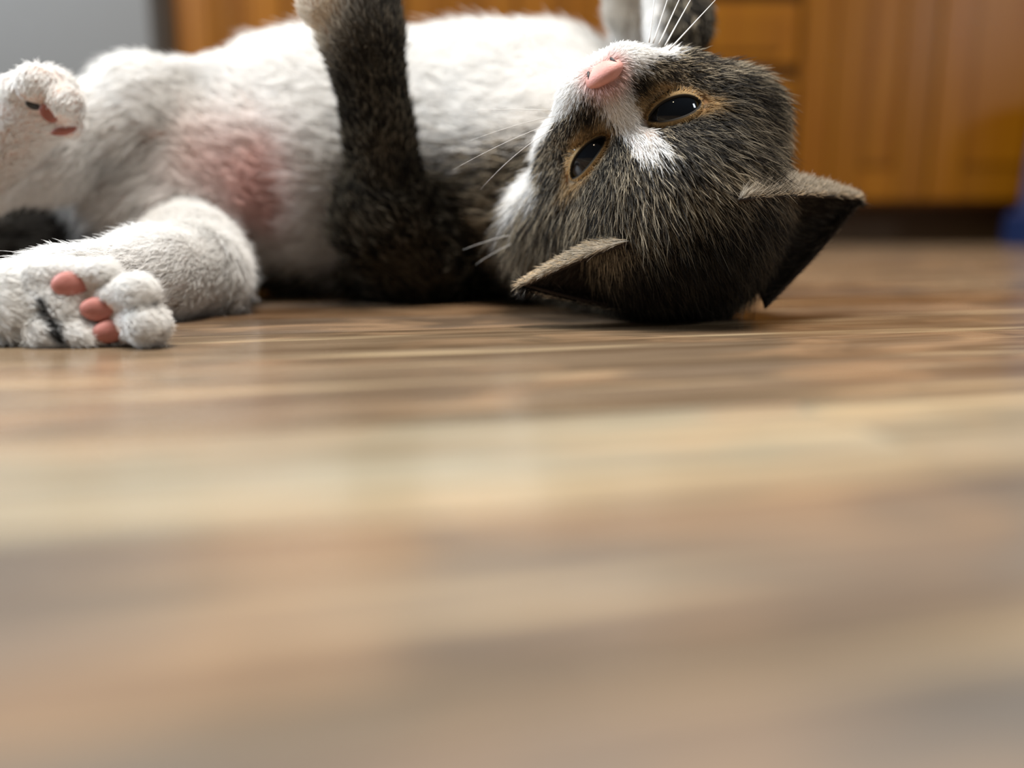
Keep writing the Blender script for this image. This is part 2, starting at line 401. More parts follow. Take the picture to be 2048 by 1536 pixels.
ray = unit(P(1204, 140, 23) - np.array([0, 0, CAMZ])); nh = march(np.array([0, 0, CAMZ]) + ray * 15, ray, ps=HEADP)
nax = unit(F * .72 - U * .5)                                   # the nose leather faces forward and to the mouth
nup = unit(U - nax * (U @ nax)); NC = nh - nax * .10 + U * .02
hs = .15
lo = np.min([p['lo'] for p in prims], 0) - .6; hi = np.max([p['hi'] for p in prims], 0) + .6
n = np.ceil((hi - lo) / hs).astype(int) + 1
ax = [lo[i] + hs * np.arange(n[i]) for i in range(3)]
vol = np.full(n, 4.0, np.float32)
for p in prims:
    m = 1.0 + p['k']
    i0 = np.maximum(np.floor((p['lo'] - m - lo) / hs).astype(int), 0); i1 = np.minimum(np.ceil((p['hi'] + m - lo) / hs).astype(int) + 1, n)
    g = np.stack(np.meshgrid(*[ax[i][i0[i]:i1[i]] for i in range(3)], indexing='ij'), -1)
    sl = tuple(slice(i0[i], i1[i]) for i in range(3))
    vol[sl] = smin(vol[sl], pdist(p, g.reshape(-1, 3)).reshape(g.shape[:3]), p['k'])
for cv_ in carves:
    i0 = np.maximum(np.floor((cv_[0] - 2 - lo) / hs).astype(int), 0); i1 = np.minimum(np.ceil((cv_[0] + 2 - lo) / hs).astype(int), n)
    g = np.stack(np.meshgrid(*[ax[i][i0[i]:i1[i]] for i in range(3)], indexing='ij'), -1); sl = tuple(slice(i0[i], i1[i]) for i in range(3))
    (c_, a1_, a2_, o_, r1_, r2_, r3_) = cv_; gq = g.reshape(-1, 3) - c_
    e_ = (np.linalg.norm(np.stack([gq @ a1_ / r1_, gq @ a2_ / r2_, gq @ o_ / r3_], 1), axis=1) - 1) * min(r1_, r2_, r3_)
    vol[sl] = -smin(-vol[sl], np.maximum(e_, -.4).reshape(g.shape[:3]), .12)
vol = np.maximum(vol, .06 - ax[2][None, None, :])
def nets(vol):
    s = vol < 0
    cs = [s[i:s.shape[0] - 1 + i, j:s.shape[1] - 1 + j, k:s.shape[2] - 1 + k] for i in (0, 1) for j in (0, 1) for k in (0, 1)]
    cnt = sum(c.astype(np.int8) for c in cs); act = (cnt > 0) & (cnt < 8)
    idx = -np.ones(act.shape, int); ijk = np.argwhere(act); idx[act] = np.arange(len(ijk))
    acc = np.zeros((len(ijk), 3)); num = np.zeros(len(ijk))
    corner = [np.array((i, j, k)) for i in (0, 1) for j in (0, 1) for k in (0, 1)]
    val = [vol[tuple((ijk + c).T)] for c in corner]
    for a in range(8):
        for b in range(a + 1, 8):
            if np.abs(corner[a] - corner[b]).sum() != 1: continue
            x = (val[a] < 0) != (val[b] < 0); t = np.where(x, val[a] / np.where(x, val[a] - val[b], 1), 0)
            acc[x] += (corner[a] + (corner[b] - corner[a]) * t[:, None])[x]; num[x] += 1
    verts = ijk + acc / num[:, None]
    faces = []
    for axis in range(3):
        o1, o2 = [a for a in range(3) if a != axis]
        sh = list(s.shape); A = [slice(None)] * 3; B = [slice(None)] * 3
        A[axis] = slice(0, -1); B[axis] = slice(1, None)
        e = s[tuple(A)] != s[tuple(B)]
        q = np.argwhere(e); q = q[(q[:, o1] > 0) & (q[:, o2] > 0) & (q[:, o1] < s.shape[o1] - 1) & (q[:, o2] < s.shape[o2] - 1)]
        inside = s[tuple(q.T)]
        def at(d1, d2):
            r = q.copy(); r[:, o1] -= d1; r[:, o2] -= d2; return idx[tuple(r.T)]
        f = np.stack([at(1, 1), at(0, 1), at(0, 0), at(1, 0)], 1)
        flip = inside if axis != 1 else ~inside
        f[~flip] = f[~flip][:, ::-1]
        faces.append(f)
    return verts, np.concatenate(faces)
BV, BF = nets(vol); BV = lo + BV * hs
for _ in range(3):
    BV = BV - np.clip(field(BV), -.1, .1)[:, None] * grad(BV)
print('body', len(BV), len(BF), time.time() - T0)

# ------------------------------------------------------------------ coat
def noise(X, s, seed=0):
    r = np.random.default_rng(seed); out = np.zeros(len(X))
    for _ in range(6):
        d = unit(r.normal(size=3)) * r.uniform(.6, 1.5) * s; out += np.sin(X @ d + r.uniform(0, 6.28) + 1.3 * np.sin(X @ (unit(r.normal(size=3)) * s * .7)))
    return out / 6
WHITE, CREAM = np.array((.95, .94, .92)), np.array((.80, .72, .60))
TAN, GREY, DARK, PINK = np.array((.50, .435, .33)), np.array((.17, .155, .135)), np.array((.018, .015, .012)), np.array((.72, .44, .39))
OCHRE = np.array((.62, .42, .20))
def foot(x, y):
    ray = unit(P(x, y, 21) - np.array([0, 0, CAMZ])); return march(np.array([0, 0, CAMZ]) + ray * 15, ray, ps=[p for p in prims if p['reg'] == 'hind_leg'])
PATCH = [  # coat markings and painted shade on torso and legs: centre, radius, colour, strength
    (P(520, 400, 33.4), 1.5, PINK, .75), (P(540, 345, 33.3), 1.6, PINK * 1.08, .6), (P(430, 330, 33.6), 1.6, PINK * 1.08, .45), (P(545, 440, 33.5), 1.0, PINK * .95, .75),
    (P(425, 185, 35.2), 1.0, GREY * 1.5, .75), (P(325, 155, 35.5), .8, GREY * 2, .45),
    (P(520, 575, 33.2), 1.3, GREY * .9, .8), (P(600, 585, 33.6), 1.2, GREY * 1.2, .6),
    (P(200, 440, 34.8), 1.3, GREY * .6, .9), (P(130, 430, 36), 2.4, GREY * .25, 1.2),  # dark tabby below the raised leg, deepened with painted shade
    (P(1236, 70, 38), .4, GREY * 1.5, .7), (P(1262, 40, 37.2), 1.6, CREAM, .7), (P(300, 280, 33.8), .7, GREY * 1.2, .6), (P(235, 330, 33.6), .8, GREY, .6),  # last two greys paint crease shade along the raised leg's lower edge
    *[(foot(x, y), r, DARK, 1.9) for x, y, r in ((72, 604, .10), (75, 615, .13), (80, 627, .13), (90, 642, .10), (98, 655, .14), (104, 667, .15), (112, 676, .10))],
    (P(-20, 690, 22.5), .7, GREY * .7, .8),
    (P(596, -15, 29.8), 1.6, CREAM, 3.0), (P(606, -60, 30), 1.3, WHITE * .9, .95), (P(680, -180, 29), 2.2, WHITE * .9, .9),
]
def sst(x, a, b): t = np.clip((x - a) / (b - a), 0, 1); return t * t * (3 - 2 * t)
def coat(X, N, regs, rnd):
    """hair colour and ticking (0 even .. 1 ticked) at points X of the skin"""
    n = len(X); white = np.ones(n); tab = np.zeros((n, 3))
    nz = noise(X, 1.3, 1); nf = noise(X, 5.0, 2)
    light = (rnd[:, 0] < .42 + .22 * nf + .35 * noise(X, 13.0, 3))[:, None]
    stripe = sst(noise(X * np.array((1, .6, .6)), 2.2, 5), .0, .35)[:, None]
    tabby = np.where(light, TAN * (0.55 + .9 * rnd[:, 1:2]), DARK + GREY * .30 * rnd[:, 1:2]) * (1 - .55 * stripe)
    is_ = lambda r: regs == r
    q = (X - ME) @ HB; e, f, u = q.T
    # torso: white belly and chest, tabby back, side and shoulder
    belly = X @ unit((0, -.45, .9)); x, y, z = X.T
    w_t = sst(z + 1.0 * nz + .35 * (35.5 - y), .5, 1.9)
    side = sst(x + .5 * nz, -6.7, -5.9) * (1 - sst(z + .7 * nz - .05 * (x + 7), 4.3, 6.4))
    w_t = w_t * (1 - side)
    white = np.where(is_('torso'), w_t, white)
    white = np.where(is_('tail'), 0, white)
    tabby = tabby * (1 - .80 * sst(u, 2.3, 3.5) * is_('head'))[:, None]  # crown darkened: shade under the head painted into the coat
    tabby = tabby * np.where(is_('front_leg'), .36, np.where(is_('tail'), .22, 1))[:, None]  # tail darkened further: shade put into its dark coat
    white = np.where(is_('front_leg'), sst(z, 15.5, 16.6), white)
    white = np.where(is_('far_front_leg'), 1 - sst(x + .4 * nz, 5.6, 6.2), white)
    # head
    w_h = np.maximum(1 - sst(u + .10 * nf + .45 * sst(np.abs(e), .9, 1.9) * (1 - sst(np.abs(e), 2.6, 3.4)), -1.05, -.70),
                     (1 - sst(np.abs(e - .12 - .14 * u) + .10 * nf, .30 + .30 * sst(-u, .2, 1.1), .52 + .36 * sst(-u, .2, 1.1))) * (1 - sst(u + .25 * nf, .95, 1.6)))
    ui = u * .89 - f * .45
    w_h *= 1 - sst(e, 1.9, 2.4)
    w_h = np.where(f < -1.2, 0, w_h); w_h = np.maximum(w_h, sst(-e, 2.6, 3.4) * (1 - sst(ui + .25 * nf, -.2, .35)))
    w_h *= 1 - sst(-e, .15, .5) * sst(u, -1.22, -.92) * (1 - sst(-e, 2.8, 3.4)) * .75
    white = np.where(is_('head'), w_h, white)
    col = np.where((rnd[:, 2] < white)[:, None], WHITE * (0.92 + .12 * rnd[:, 1:2]), tabby)
    tick = np.where(rnd[:, 2] < white, .12, 1.0)
    # bridge of the nose: thin pinkish hair
    br = np.exp(-((e + .05) / .40) ** 2 - ((u + 1.0) / .42) ** 2) * is_('head') * sst(f, .2, .6)
    col = col * (1 - .55 * br[:, None]) + np.array((.66, .46, .42)) * .55 * br[:, None]
    # ochre around the eyes
    for s in (-1, 1):
        dd = np.sqrt(((e - s * 1.5) / 1.0) ** 2 + ((u - .25 * s * (e - s * 1.5) - .02) / .54) ** 2)
        m = np.exp(-((dd - .88) / .22) ** 2) * is_('head') * (rnd[:, 3] < .9)
        col = col * (1 - .8 * m[:, None]) + OCHRE * .8 * m[:, None]; tick = tick * (1 - .6 * m)
        # dark corner towards the nose, dark line behind the eye, dark spots before the ears
        for (ce, cu, re, ru, st) in ((.82, -.70, .42, .38, 1.0), (2.75, -.1, .5, .22, .7), (1.1, 1.35, .3, .5, .6), (2.9, 2.2, .35, .3, .9)):
            m = np.exp(-((e - s * ce) / re) ** 2 - ((u - cu) / ru) ** 2) * is_('head') * (rnd[:, 4] < .85)
            col = col * (1 - st * m[:, None]) + DARK * st * m[:, None]
    m = (np.exp(-(np.linalg.norm(X - NC, axis=1) / .62) ** 4) * .75)[:, None]
    col = col * (1 - m) + np.array((.74, .42, .37)) * m
    nh = ~is_('head')
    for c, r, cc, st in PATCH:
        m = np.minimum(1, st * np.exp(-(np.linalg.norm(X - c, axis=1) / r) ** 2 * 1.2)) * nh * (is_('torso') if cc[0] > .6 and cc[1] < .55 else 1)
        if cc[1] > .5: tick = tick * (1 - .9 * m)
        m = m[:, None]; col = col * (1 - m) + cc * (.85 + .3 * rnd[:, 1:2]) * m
    return col, tick
def nearest(X):
    D = np.stack([pdist(p, X) for p in prims], 1); return D.argmin(1)
REG = np.array([p['reg'] for p in prims])

cat = empty('cat', (0.0, 0.33, 0.0)); tag(cat, 'grey tabby and white cat lying on its back on the wooden floor', 'cat')
KEEP = cat.location.copy()
def adopt(o, par): o.parent = par; o.matrix_parent_inverse = Matrix.Translation(-KEEP) if par is cat else Matrix.Identity(4); return o
BN = grad(BV); vr = nearest(BV)
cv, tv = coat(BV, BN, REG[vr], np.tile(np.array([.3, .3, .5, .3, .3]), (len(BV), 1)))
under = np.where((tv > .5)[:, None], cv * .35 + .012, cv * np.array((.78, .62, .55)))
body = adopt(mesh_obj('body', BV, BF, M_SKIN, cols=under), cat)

# ------------------------------------------------------------------ eyes, lids
eye_mask = []; lid_hair = []
for (s, ray, hit, o, Rr, c, a1, a2, ha, hb) in EYEF:
    # eyeball: iris with a wide pupil
    gz = unit(.3 * -ray + .7 * o); g1 = unit(np.cross(gz, U)); g2 = np.cross(gz, g1)
    def dome(ax_, t0, t1, rr, nt=14, n=48):
        b1 = unit(np.cross(ax_, U)); b2 = np.cross(ax_, b1)
        vs, fs = [], []
        for i in range(nt + 1):
            t = t0 + (t1 - t0) * i / nt
            for j in range(n):
                ph = 2 * math.pi * j / n
                vs.append(c + rr * (math.cos(t) * ax_ + math.sin(t) * (math.cos(ph) * b1 + math.sin(ph) * b2)))
        for i in range(nt):
            for j in range(n): fs.append((i * n + j, (i + 1) * n + j, (i + 1) * n + (j + 1) % n, i * n + (j + 1) % n))
        return vs, fs
    vv, ff = dome(o, .0, 1.02, Rr); eye = adopt(mesh_obj('eye', vv, ff, M_IRIS), cat)
    vv, ff = dome(gz, .0, .80, Rr + .004, 8); pu = mesh_obj('pupil', vv, ff, M_PUPIL, eye); tag(pu, 'wide black pupil')
    # lids: a rim that follows the ball and runs out under the fur
    n = 64; rings = []; cols = []
    for (ka, kb, off, cc) in ((1, 1, -.03, DARK), (1.0, 1.0, .035, DARK), (1.05, 1.12, .06, DARK * 2), (1.10, 1.24, .07, OCHRE * .5), (1.2, 1.5, .06, OCHRE * .5), (1.34, 1.95, -.0, OCHRE * .3), (1.5, 2.6, -.35, GREY * .5)):
        for j in range(n):
            ph = 2 * math.pi * j / n; x = math.cos(ph) * ha * ka; y = math.sin(ph) * hb * kb * (1 - .30 * (abs(math.cos(ph)) ** 3))
            y += .10 * hb * math.cos(ph) * (1 if s else 0)
            L = math.hypot(x, y); t = L / Rr
            dirv = math.cos(t) * o + (math.sin(t) / max(L, 1e-6)) * (x * a1 + y * a2)
            rings.append(c + (Rr + off) * dirv); cols.append(cc)
    m = 7
    fs = [(i * n + j, i * n + (j + 1) % n, (i + 1) * n + (j + 1) % n, (i + 1) * n + j) for i in range(m - 1) for j in range(n)]
    lid = adopt(mesh_obj('eyelid', rings, fs, M_SKIN, cols=np.array(cols)), cat); tag(lid, 'ochre eyelid rim')
    eye_mask.append((c, o, a1, a2, ha, hb, Rr))
    k = 2200; ph = rng.random(k) * 6.283; kk = rng.random(k) ** .8; ka, kb = 1.02 + .5 * kk, 1.12 + 1.5 * kk
    x = np.cos(ph) * ha * ka; y = np.sin(ph) * hb * kb * (1 - .30 * np.abs(np.cos(ph)) ** 3) + .10 * hb * np.cos(ph)
    L = np.hypot(x, y); t = L / Rr; rd = (x[:, None] * a1 + y[:, None] * a2) / L[:, None]
    dv = np.cos(t)[:, None] * o + np.sin(t)[:, None] * rd
    lid_hair.append((c + (Rr + .06 - .12 * kk)[:, None] * dv, dv, rd - .2 * F + .15 * U, .10 + .22 * kk, kk))

# ------------------------------------------------------------------ nose
nv, nf_, n1, n2 = [], [], 40, 22
for i in range(n2 + 1):
    t = math.pi * i / n2
    for j in range(n1):
        ph = 2 * math.pi * j / n1; x, z, y = math.sin(t) * math.cos(ph), math.sin(t) * math.sin(ph), math.cos(t)
        wd = .56 * (1 + .22 * z)                                # wider at the top, narrow at the lip
        gro = 1 - .18 * math.exp(-(x / .12) ** 2) * max(0, -z) - .22 * math.exp(-((abs(x) - .62) / .16) ** 2 - ((z + .30) / .28) ** 2)
        nv.append(NC + (x * wd * E + z * .42 * nup + y * .28 * gro * nax))
for i in range(n2):
    for j in range(n1): nf_.append((i * n1 + j, (i + 1) * n1 + j, (i + 1) * n1 + (j + 1) % n1, i * n1 + (j + 1) % n1))
nose = adopt(mesh_obj('nose', nv, nf_, M_NOSE), cat); tag(nose, 'pink nose leather')
def tube(name, pts, rads, mat, parent, n=6):
    pts = [np.asarray(p, float) for p in pts]; vs, fs = [], []
    for i, p in enumerate(pts):
        d = unit(pts[min(i + 1, len(pts) - 1)] - pts[max(i - 1, 0)]); a = unit(np.cross(d, (.3, .2, .9))); b = np.cross(d, a)
        for j in range(n):
            ph = 2 * math.pi * j / n; vs.append(p + rads[i] * (math.cos(ph) * a + math.sin(ph) * b))
    for i in range(len(pts) - 1):
        for j in range(n): fs.append((i * n + j, i * n + (j + 1) % n, (i + 1) * n + (j + 1) % n, (i + 1) * n + j))
    fs.append(tuple(range(n))[::-1]); fs.append(tuple(range((len(pts) - 1) * n, len(pts) * n)))
    o = mesh_obj(name, vs, fs, mat); return adopt(o, parent) if parent is cat else (setattr(o, 'parent', parent) or o)
for s in (-1, 1):
    pts = []
    for t in np.linspace(-1, 1, 7):
        x = s * (.36 + .10 * t * t * (1 if t > 0 else .3)); z = .26 * t - .10
        pts.append(NC + x * E + z * nup + nax * (.28 * math.sqrt(max(0, 1 - (x / .56) ** 2 - (z / .42) ** 2)) * 1.0 + .012))
    nn = tube('nostril', pts, [.012, .03, .04, .045, .04, .03, .012], M_BLACK, nose); tag(nn, 'dark nostril slit')

# ------------------------------------------------------------------ ears: thin curved shells
def ear(tip, lat, med, back, depth, roll):
    tip, lat, med = map(np.asarray, (tip, lat, med)); back = unit(back); upd = np.cross(back, unit(tip - lat)); upd = unit(upd if upd[2] > 0 else -upd)
    nt, nw = 26, 22; grid = np.zeros((nt + 1, nw + 1, 3))
    for i in range(nt + 1):
        t = i / nt; cv_ = .16 * math.sin(math.pi * t)
        L = lat + (tip - lat) * t + unit(lat - med) * cv_ * np.linalg.norm(tip - lat) * .12
        Mm = med + (tip - med) * t + unit(med - lat) * cv_ * np.linalg.norm(tip - med) * .30
        for j in range(nw + 1):
            w_ = j / nw; b = math.sin(math.pi * w_) ** .8 * depth * (1 - t) ** .7
            grid[i, j] = L + (Mm - L) * w_ + back * b + upd * roll * (w_ / .2) * math.exp(1 - w_ / .2) * (1 - t) ** .8 * (.55 + .45 * min(1, t * 4))
    return grid
def ear_obj(grid, th=.09):
    nt, nw = grid.shape[0] - 1, grid.shape[1] - 1
    du = np.gradient(grid, axis=0); dv = np.gradient(grid, axis=1); N = np.cross(du, dv); N /= np.maximum(np.linalg.norm(N, axis=2, keepdims=True), 1e-9)
    fr = grid.reshape(-1, 3); bk = (grid + N * th).reshape(-1, 3); K = len(fr); vs = np.r_[fr, bk]; fs = []
    id_ = lambda i, j: i * (nw + 1) + j
    for i in range(nt):
        for j in range(nw):
            a, b, c_, d = id_(i, j), id_(i, j + 1), id_(i + 1, j + 1), id_(i + 1, j)
            fs.append((a, b, c_, d)); fs.append((K + d, K + c_, K + b, K + a))
    for i in range(nt):
        a, b = id_(i, 0), id_(i + 1, 0); fs.append((a, b, K + b, K + a)); a, b = id_(i, nw), id_(i + 1, nw); fs.append((b, a, K + a, K + b))
    for j in range(nw):
        a, b = id_(0, j), id_(0, j + 1); fs.append((b, a, K + a, K + b))
    return vs, fs, N
ears = []
g_r = ear(P(1720, 400, 28.2), P(1476, 404, 23.5), P(1530, 620, 27.0), (.25, 1, -.05), 1.7, 1.45)
g_l = ear(P(1046, 572, 25.0), P(1258, 482, 24.1), P(1300, 626, 26.6), (-.3, 1, -.1), 1.3, .65)
hair_sets = {}
for g, side in ((g_r, 'r'), (g_l, 'l')):
    g[..., 2] = np.maximum(g[..., 2], .12)
    vs, fs, N = ear_obj(g); cols = np.full((len(vs), 3), .02) + np.array((.012, .004, 0))
    eo = adopt(mesh_obj('ear', vs, fs, M_SKIN, cols=cols), cat); ears.append((eo, g, N))

# ------------------------------------------------------------------ paw pads
def pad(name, c, rx, ry, rz, rot, facing, mat, parent):
    fz = unit(facing); a = unit(np.cross((0, 0, 1), fz)); b = np.cross(fz, a)
    ca, sa = math.cos(rot), math.sin(rot); A_, B_ = ca * a + sa * b, -sa * a + ca * b
    vs, fs, n, m = [], [], 32, 14
    for i in range(m + 1):
        t = math.pi * i / m
        for j in range(n):
            ph = 2 * math.pi * j / n; x, y, z = math.sin(t) * math.cos(ph), math.sin(t) * math.sin(ph), math.cos(t)
            vs.append(c + x * rx * (1 + .12 * y) * A_ + y * ry * B_ + np.sign(z) * abs(z) ** .8 * rz * fz)
    for i in range(m):
        for j in range(n): fs.append((i * n + j, (i + 1) * n + j, (i + 1) * n + (j + 1) % n, i * n + (j + 1) % n))
    o = adopt(mesh_obj(name, vs, fs, mat), parent); return o, c, max(rx, ry)
PADS = []
def place_pad(px, py, d0, rx, ry, rz, rot, mat, lab, ps, face=None):
    ray = unit(P(px, py, d0) - np.array([0, 0, CAMZ])); h = march(np.array([0, 0, CAMZ]) + ray * (d0 - 5), ray, ps=ps)
    nn = grad(h[None], ps)[0]; fc = unit(.75 * -ray + .25 * nn)
    o, c, r = pad('paw_pad', h - fc * rz * .20, rx, ry, rz, rot, fc, mat, cat); tag(o, lab); PADS.append((h, rx, ry, fc, rot))
HL = [p for p in prims if p['reg'] == 'hind_leg']; FHL = [p for p in prims if p['reg'] == 'far_hind_leg']
place_pad(142, 569, 21, .46, .35, .26, .25, M_PAD, 'upper pink toe pad of near hind paw', HL)
place_pad(202, 618, 21, .50, .33, .26, .12, M_PAD, 'middle pink toe pad of near hind paw', HL)
place_pad(222, 662, 21, .48, .31, .27, .30, M_PAD, 'lowest pink toe pad of near hind paw', HL)
place_pad(68, 209, 29.5, .26, .18, .16, -.1, M_BLACK, 'black toe pad of raised hind paw', FHL)
place_pad(98, 226, 29.5, .27, .33, .18, .3, M_PADD, 'brownish toe pad of raised hind paw', FHL)
place_pad(128, 262, 29.5, .42, .14, .16, .25, M_PADD, 'narrow pink pad of raised hind paw', FHL)

# ------------------------------------------------------------------ fur
def curves_obj(name, roots, nrm, flow, ln, rad, col, tick, parent, lift=.35, npt=5, droop=.25, rnd=None, curl=.3):
    n = len(roots)
    tl = flow - nrm * np.sum(flow * nrm, 1, keepdims=True); tl /= np.maximum(np.linalg.norm(tl, axis=1, keepdims=True), 1e-6)
    jit = rng.normal(size=(n, 3)) * .16
    pos = np.zeros((n, npt, 3), np.float32)
    for i in range(npt):
        t = i / (npt - 1)
        lf = lift * (1 - .75 * t)                                  # hairs rise, then lie over
        d = tl * (t * math.cos(lift)) + nrm * (math.sin(lift) * t * (1 - .45 * t)) + jit * t * (1 + curl * t) * .9
        p = roots + ln[:, None] * d; p[:, 2] -= droop * ln * t * t * .5
        pos[:, i] = p
    pos[:, :, 2] = np.maximum(pos[:, :, 2], .015 + .02 * rng.random((n, 1)))
    hc = bpy.data.hair_curves.new(name); hc.add_curves([npt] * n)
    hc.points.foreach_set('position', (pos * CM).astype(np.float32).ravel())
    taper = np.array([1.0, .95, .8, .55, .12]) if npt == 5 else np.linspace(1, .15, npt)
    rr = (rad[:, None] * taper[None]).astype(np.float32) * CM
    ra = hc.attributes.get('radius') or hc.attributes.new('radius', 'FLOAT', 'POINT'); ra.data.foreach_set('value', rr.ravel())
    a = hc.attributes.new('coat', 'FLOAT_COLOR', 'CURVE'); a.data.foreach_set('color', np.c_[col, np.ones(n)].astype(np.float32).ravel())
    a = hc.attributes.new('tick', 'FLOAT', 'CURVE'); a.data.foreach_set('value', tick.astype(np.float32))
    hc.materials.append(M_HAIR); o = bpy.data.objects.new(name, hc); C.objects.link(o)
    if parent is cat: adopt(o, cat)
    else: o.parent = parent
    o['kind'] = 'stuff'
    return o
# roots on the skin
tri = np.r_[BF[:, [0, 1, 2]], BF[:, [0, 2, 3]]]
A3, B3, C3 = BV[tri[:, 0]], BV[tri[:, 1]], BV[tri[:, 2]]
cr = np.cross(B3 - A3, C3 - A3); ar = np.linalg.norm(cr, axis=1) / 2; tn = grad((A3 + B3 + C3) / 3); tc_ = (A3 + B3 + C3) / 3
tr_ = nearest(tc_); treg = REG[tr_]; tln = np.array([p['ln'] for p in prims])[tr_]
facing = np.sum(tn * (np.array([0, 0, CAMZ]) - tc_), 1) / np.linalg.norm(tc_, axis=1)
dens = {'head': 800, 'torso': 150, 'tail': 110, 'front_leg': 190, 'far_front_leg': 200, 'hind_leg': 620, 'far_hind_leg': 220}
dn = np.array([dens[r] for r in treg]) * np.where(facing > -.35, 1.0, .22) * np.where(tln < .4, 1.9, 1.0)
near_paw = (treg == 'hind_leg') & (tc_[:, 1] < 23.5); dn[near_paw] *= 1.9
dn[(treg == 'front_leg') & (tc_[:, 2] > 16)] *= .25
dn[tc_[:, 2] < .12] *= .15
num = rng.poisson(ar * dn); ti = np.repeat(np.arange(len(tri)), num)
a_, b_ = rng.random(len(ti)), rng.random(len(ti)); sw = a_ + b_ > 1; a_[sw], b_[sw] = 1 - a_[sw], 1 - b_[sw]
RX = A3[ti] + a_[:, None] * (B3 - A3)[ti] + b_[:, None] * (C3 - A3)[ti]
RN = grad(RX); ri = nearest(RX); RR = REG[ri]
keep = np.ones(len(RX), bool)
for (c, o, a1, a2, ha, hb, Rr) in eye_mask:
    dl = RX - c; x, y = dl @ a1, dl @ a2; keep &= ~(((x / (ha * 1.16)) ** 2 + (y / (hb * 1.55)) ** 2 < 1) & (dl @ o > 0))
dl = RX - NC; keep &= ~(((dl @ E / .43) ** 2 + (dl @ nup / .32) ** 2 < 1) & (dl @ nax > -.3))
for (h, rx, ry, fc, rot) in PADS:
    a = unit(np.cross((0, 0, 1), fc)); b = np.cross(fc, a); ca, sa = math.cos(rot), math.sin(rot); dl = RX - h
    keep &= ~((((dl @ (ca * a + sa * b)) / (rx * .62)) ** 2 + ((dl @ (-sa * a + ca * b)) / (ry * .62)) ** 2 < 1) & (dl @ fc > -.3))
RX, RN, ri, RR = RX[keep], RN[keep], ri[keep], RR[keep]
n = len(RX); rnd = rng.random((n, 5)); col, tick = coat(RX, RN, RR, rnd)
flow = np.array([p['flow'] for p in prims])[ri]; ln = np.array([p['ln'] for p in prims])[ri]
# hair on the head streams away from the nose
q = (RX - ME) @ HB; hd = RR == 'head'
fl = RX - H(0, 1.9, -1.6); fl = fl / np.linalg.norm(fl, axis=1, keepdims=True) - .35 * F + .25 * U
flow = np.where(hd[:, None], fl, flow)
dn_ = np.linalg.norm(q - np.array((0, 1.3, -1.6)), axis=1)
ln = np.where(hd, .22 + .62 * sst(dn_, 1.0, 5.5) + .5 * sst(-q[:, 0], 3.0, 4.5), ln)
for (c, o, a1, a2, ha, hb, Rr) in eye_mask:
    ln = ln * (.35 + .65 * sst(np.linalg.norm(RX - c, axis=1), 1.0, 1.7))
for (h, rx, ry, fc, rot) in PADS:
    ln = ln * (.5 + .5 * sst(np.linalg.norm(RX - h, axis=1), .45, .9))
amp = np.where(RR == 'hind_leg', .4, np.where(hd, 1, .7))[:, None]
flow = flow + amp * .45 * np.stack([noise(RX, 3.0, 11), noise(RX, 3.0, 12), noise(RX, 3.0, 13)], 1) + amp * .30 * np.stack([noise(RX, 9.0, 14), noise(RX, 9.0, 15), noise(RX, 9.0, 16)], 1)
ln = ln * (.75 + .5 * rng.random(n)) * (1 + .18 * noise(RX, 4.0, 17))
rad = np.where(hd, .0085, .016); rad = np.where((RR == 'hind_leg') & (RX[:, 1] < 24), .0075, rad); rad = np.where((RR == 'hind_leg') & (RX[:, 1] >= 24), .0085, rad); rad = np.where(RR == 'far_hind_leg', .012, rad)
rad = rad * (.8 + .5 * rng.random(n))
PN = {'head': ('head_fur', 'grey tabby face fur with white blaze'), 'torso': ('torso_fur', 'white belly fur with grey tabby side'), 'tail': ('tail_fur', 'dark tail fur, shade painted into its colour'),
      'front_leg': ('front_leg_fur', 'dark tabby fur on raised near front leg'), 'far_front_leg': ('front_leg_fur', 'tabby and white fur on far bent front leg'),
      'hind_leg': ('hind_leg_fur', 'white fur of hind leg resting on floor'), 'far_hind_leg': ('hind_leg_fur', 'white fur of raised hind leg')}
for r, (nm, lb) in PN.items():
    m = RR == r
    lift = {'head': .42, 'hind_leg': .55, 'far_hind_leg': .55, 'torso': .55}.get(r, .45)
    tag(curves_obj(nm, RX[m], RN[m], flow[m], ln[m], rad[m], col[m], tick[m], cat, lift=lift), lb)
print('hairs', n, time.time() - T0)
X, N_, fl_, l_, kk = [np.concatenate(z) for z in zip(*lid_hair)]; r = rng.random((len(X), 2))
cl = np.where((r[:, 1] < .92 - .4 * kk)[:, None], OCHRE * (.75 + .5 * r[:, :1]), np.where(r[:, :1] < .45, TAN, DARK))
tag(curves_obj('eyelid_fur', X, N_, fl_, l_, np.full(len(X), .0075), cl, np.full(len(X), .3), cat, lift=.3, droop=0), 'short ochre fur around the eyes')
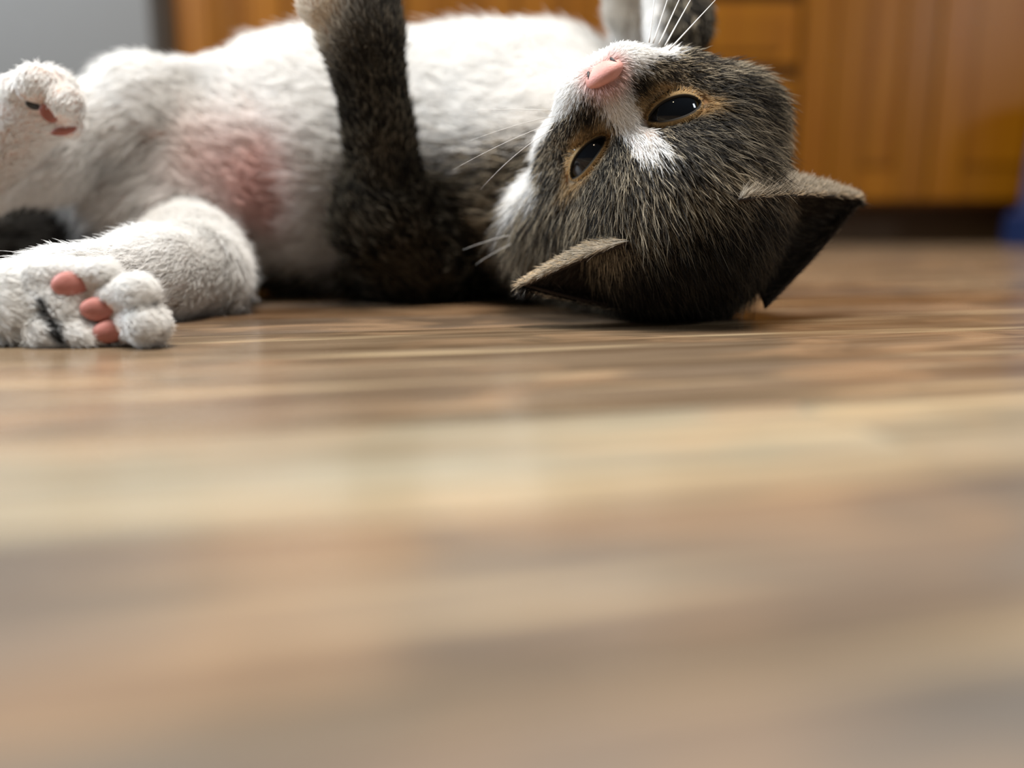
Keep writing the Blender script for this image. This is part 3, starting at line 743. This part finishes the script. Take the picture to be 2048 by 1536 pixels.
# fur on the ears: short on the outside, pale and dense along the outer edge, sparse inside
for (eo, g, N), side in zip(ears, 'rl'):
    nt, nw = g.shape[0] - 1, g.shape[1] - 1
    def pick(k, wlo, whi, tlo=0, thi=.97):
        t = tlo + (thi - tlo) * rng.random(k); ww = wlo + (whi - wlo) * rng.random(k)
        i = np.clip((t * nt).astype(int), 0, nt - 1); j = np.clip((ww * nw).astype(int), 0, nw - 1); ft, fw = t * nt - i, ww * nw - j
        gg = lambda G: (G[i, j] * ((1 - ft) * (1 - fw))[:, None] + G[i + 1, j] * (ft * (1 - fw))[:, None] + G[i, j + 1] * ((1 - ft) * fw)[:, None] + G[i + 1, j + 1] * (ft * fw)[:, None])
        return gg(g), gg(N), t, ww
    sgn = 1.0 if np.mean(np.sum(N * (g - np.array([0, 0, CAMZ])), -1)) > 0 else -1.0
    tipv = unit(g[-1, 0] - g[0, 0])
    X, NN, t, ww = pick(9000, 0, 1); NB = NN * sgn; r = rng.random((len(X), 2))
    out = (X + NB * .06, NB, np.tile(tipv, (len(X), 1)), .25 + .15 * r[:, 0], np.where(r[:, 1:] < np.where(ww < .32, .8, .4)[:, None], np.where((ww < .32)[:, None], np.array((.72, .58, .40)), TAN * .9), DARK * 2), np.full(len(X), .6))
    X, NN, t, ww = pick(5200, 0, .10); r = rng.random((len(X), 2)); up = np.tile(unit(g[0, 0] - g[0, -1]), (len(X), 1))
    edge = (X, unit(up[0]) * np.ones_like(X), tipv + .25 * up - .0 * NN, (.30 + .25 * r[:, 0]) * (1 - .5 * t), np.where(r[:, 1:] < .72, CREAM * .75 * (0.6 + .5 * r[:, :1]), TAN * .6), np.full(len(X), .4))
    X, NN, t, ww = pick(2600, .1, 1); NI = -NN * sgn; r = rng.random((len(X), 2))
    inn = (X, NI, np.tile(tipv, (len(X), 1)), .3 + .3 * r[:, 0], np.where(r[:, 1:] < .15, GREY * .8, DARK), np.full(len(X), .3))
    cat_ = [np.concatenate(z) for z in zip(out, edge, inn)]
    o = curves_obj('ear_fur', cat_[0], cat_[1], cat_[2], cat_[3], np.full(len(cat_[0]), .0085), cat_[4], cat_[5], eo, lift=.4, droop=.0)
# whiskers
wh = [((1306, 86, 24.4), (1322, 40, 24.8), (1344, -30, 25.2)), ((1318, 88, 24.4), (1340, 40, 24.9), (1372, -30, 25.4)), ((1330, 92, 24.4), (1356, 44, 25), (1398, -30, 25.6)), ((1338, 100, 24.5), (1380, 55, 25.2), (1440, -10, 26)),
      ((1298, 85, 24.4), (1304, 40, 24.6), (1312, -30, 25)),
      ((1112, 232, 24.6), (1040, 244, 24.8), (930, 285, 25.4)), ((1108, 246, 24.7), (1020, 275, 25), (905, 340, 25.6)), ((1104, 222, 24.6), (1030, 215, 24.8), (940, 222, 25.3)), ((1106, 258, 24.8), (1030, 300, 25.2), (960, 380, 25.8)),
      ((1478, 196, 27.2), (1520, 186, 27.4), (1575, 178, 27.6)), ((1484, 202, 27.2), (1525, 200, 27.5), (1580, 205, 27.9)), ((1020, 470, 27.6), (975, 480, 27.6), (925, 500, 27.6)), ((1022, 488, 27.6), (985, 505, 27.6), (950, 530, 27.6))]
for a, b, c in wh:
    a, b, c = P(*a), P(*b), P(*c)
    hv = unit(a - np.array([0, 0, CAMZ]))
    pts = [(1 - t) ** 2 * a + 2 * t * (1 - t) * b + t * t * c for t in np.linspace(0, 1, 9)]
    tube('whisker', pts, [k * (1 if a[0] > 3 else .36) for k in (.024, .024, .023, .021, .019, .017, .014, .010, .004)], M_WHISK, cat, 5)
print('done', time.time() - T0)
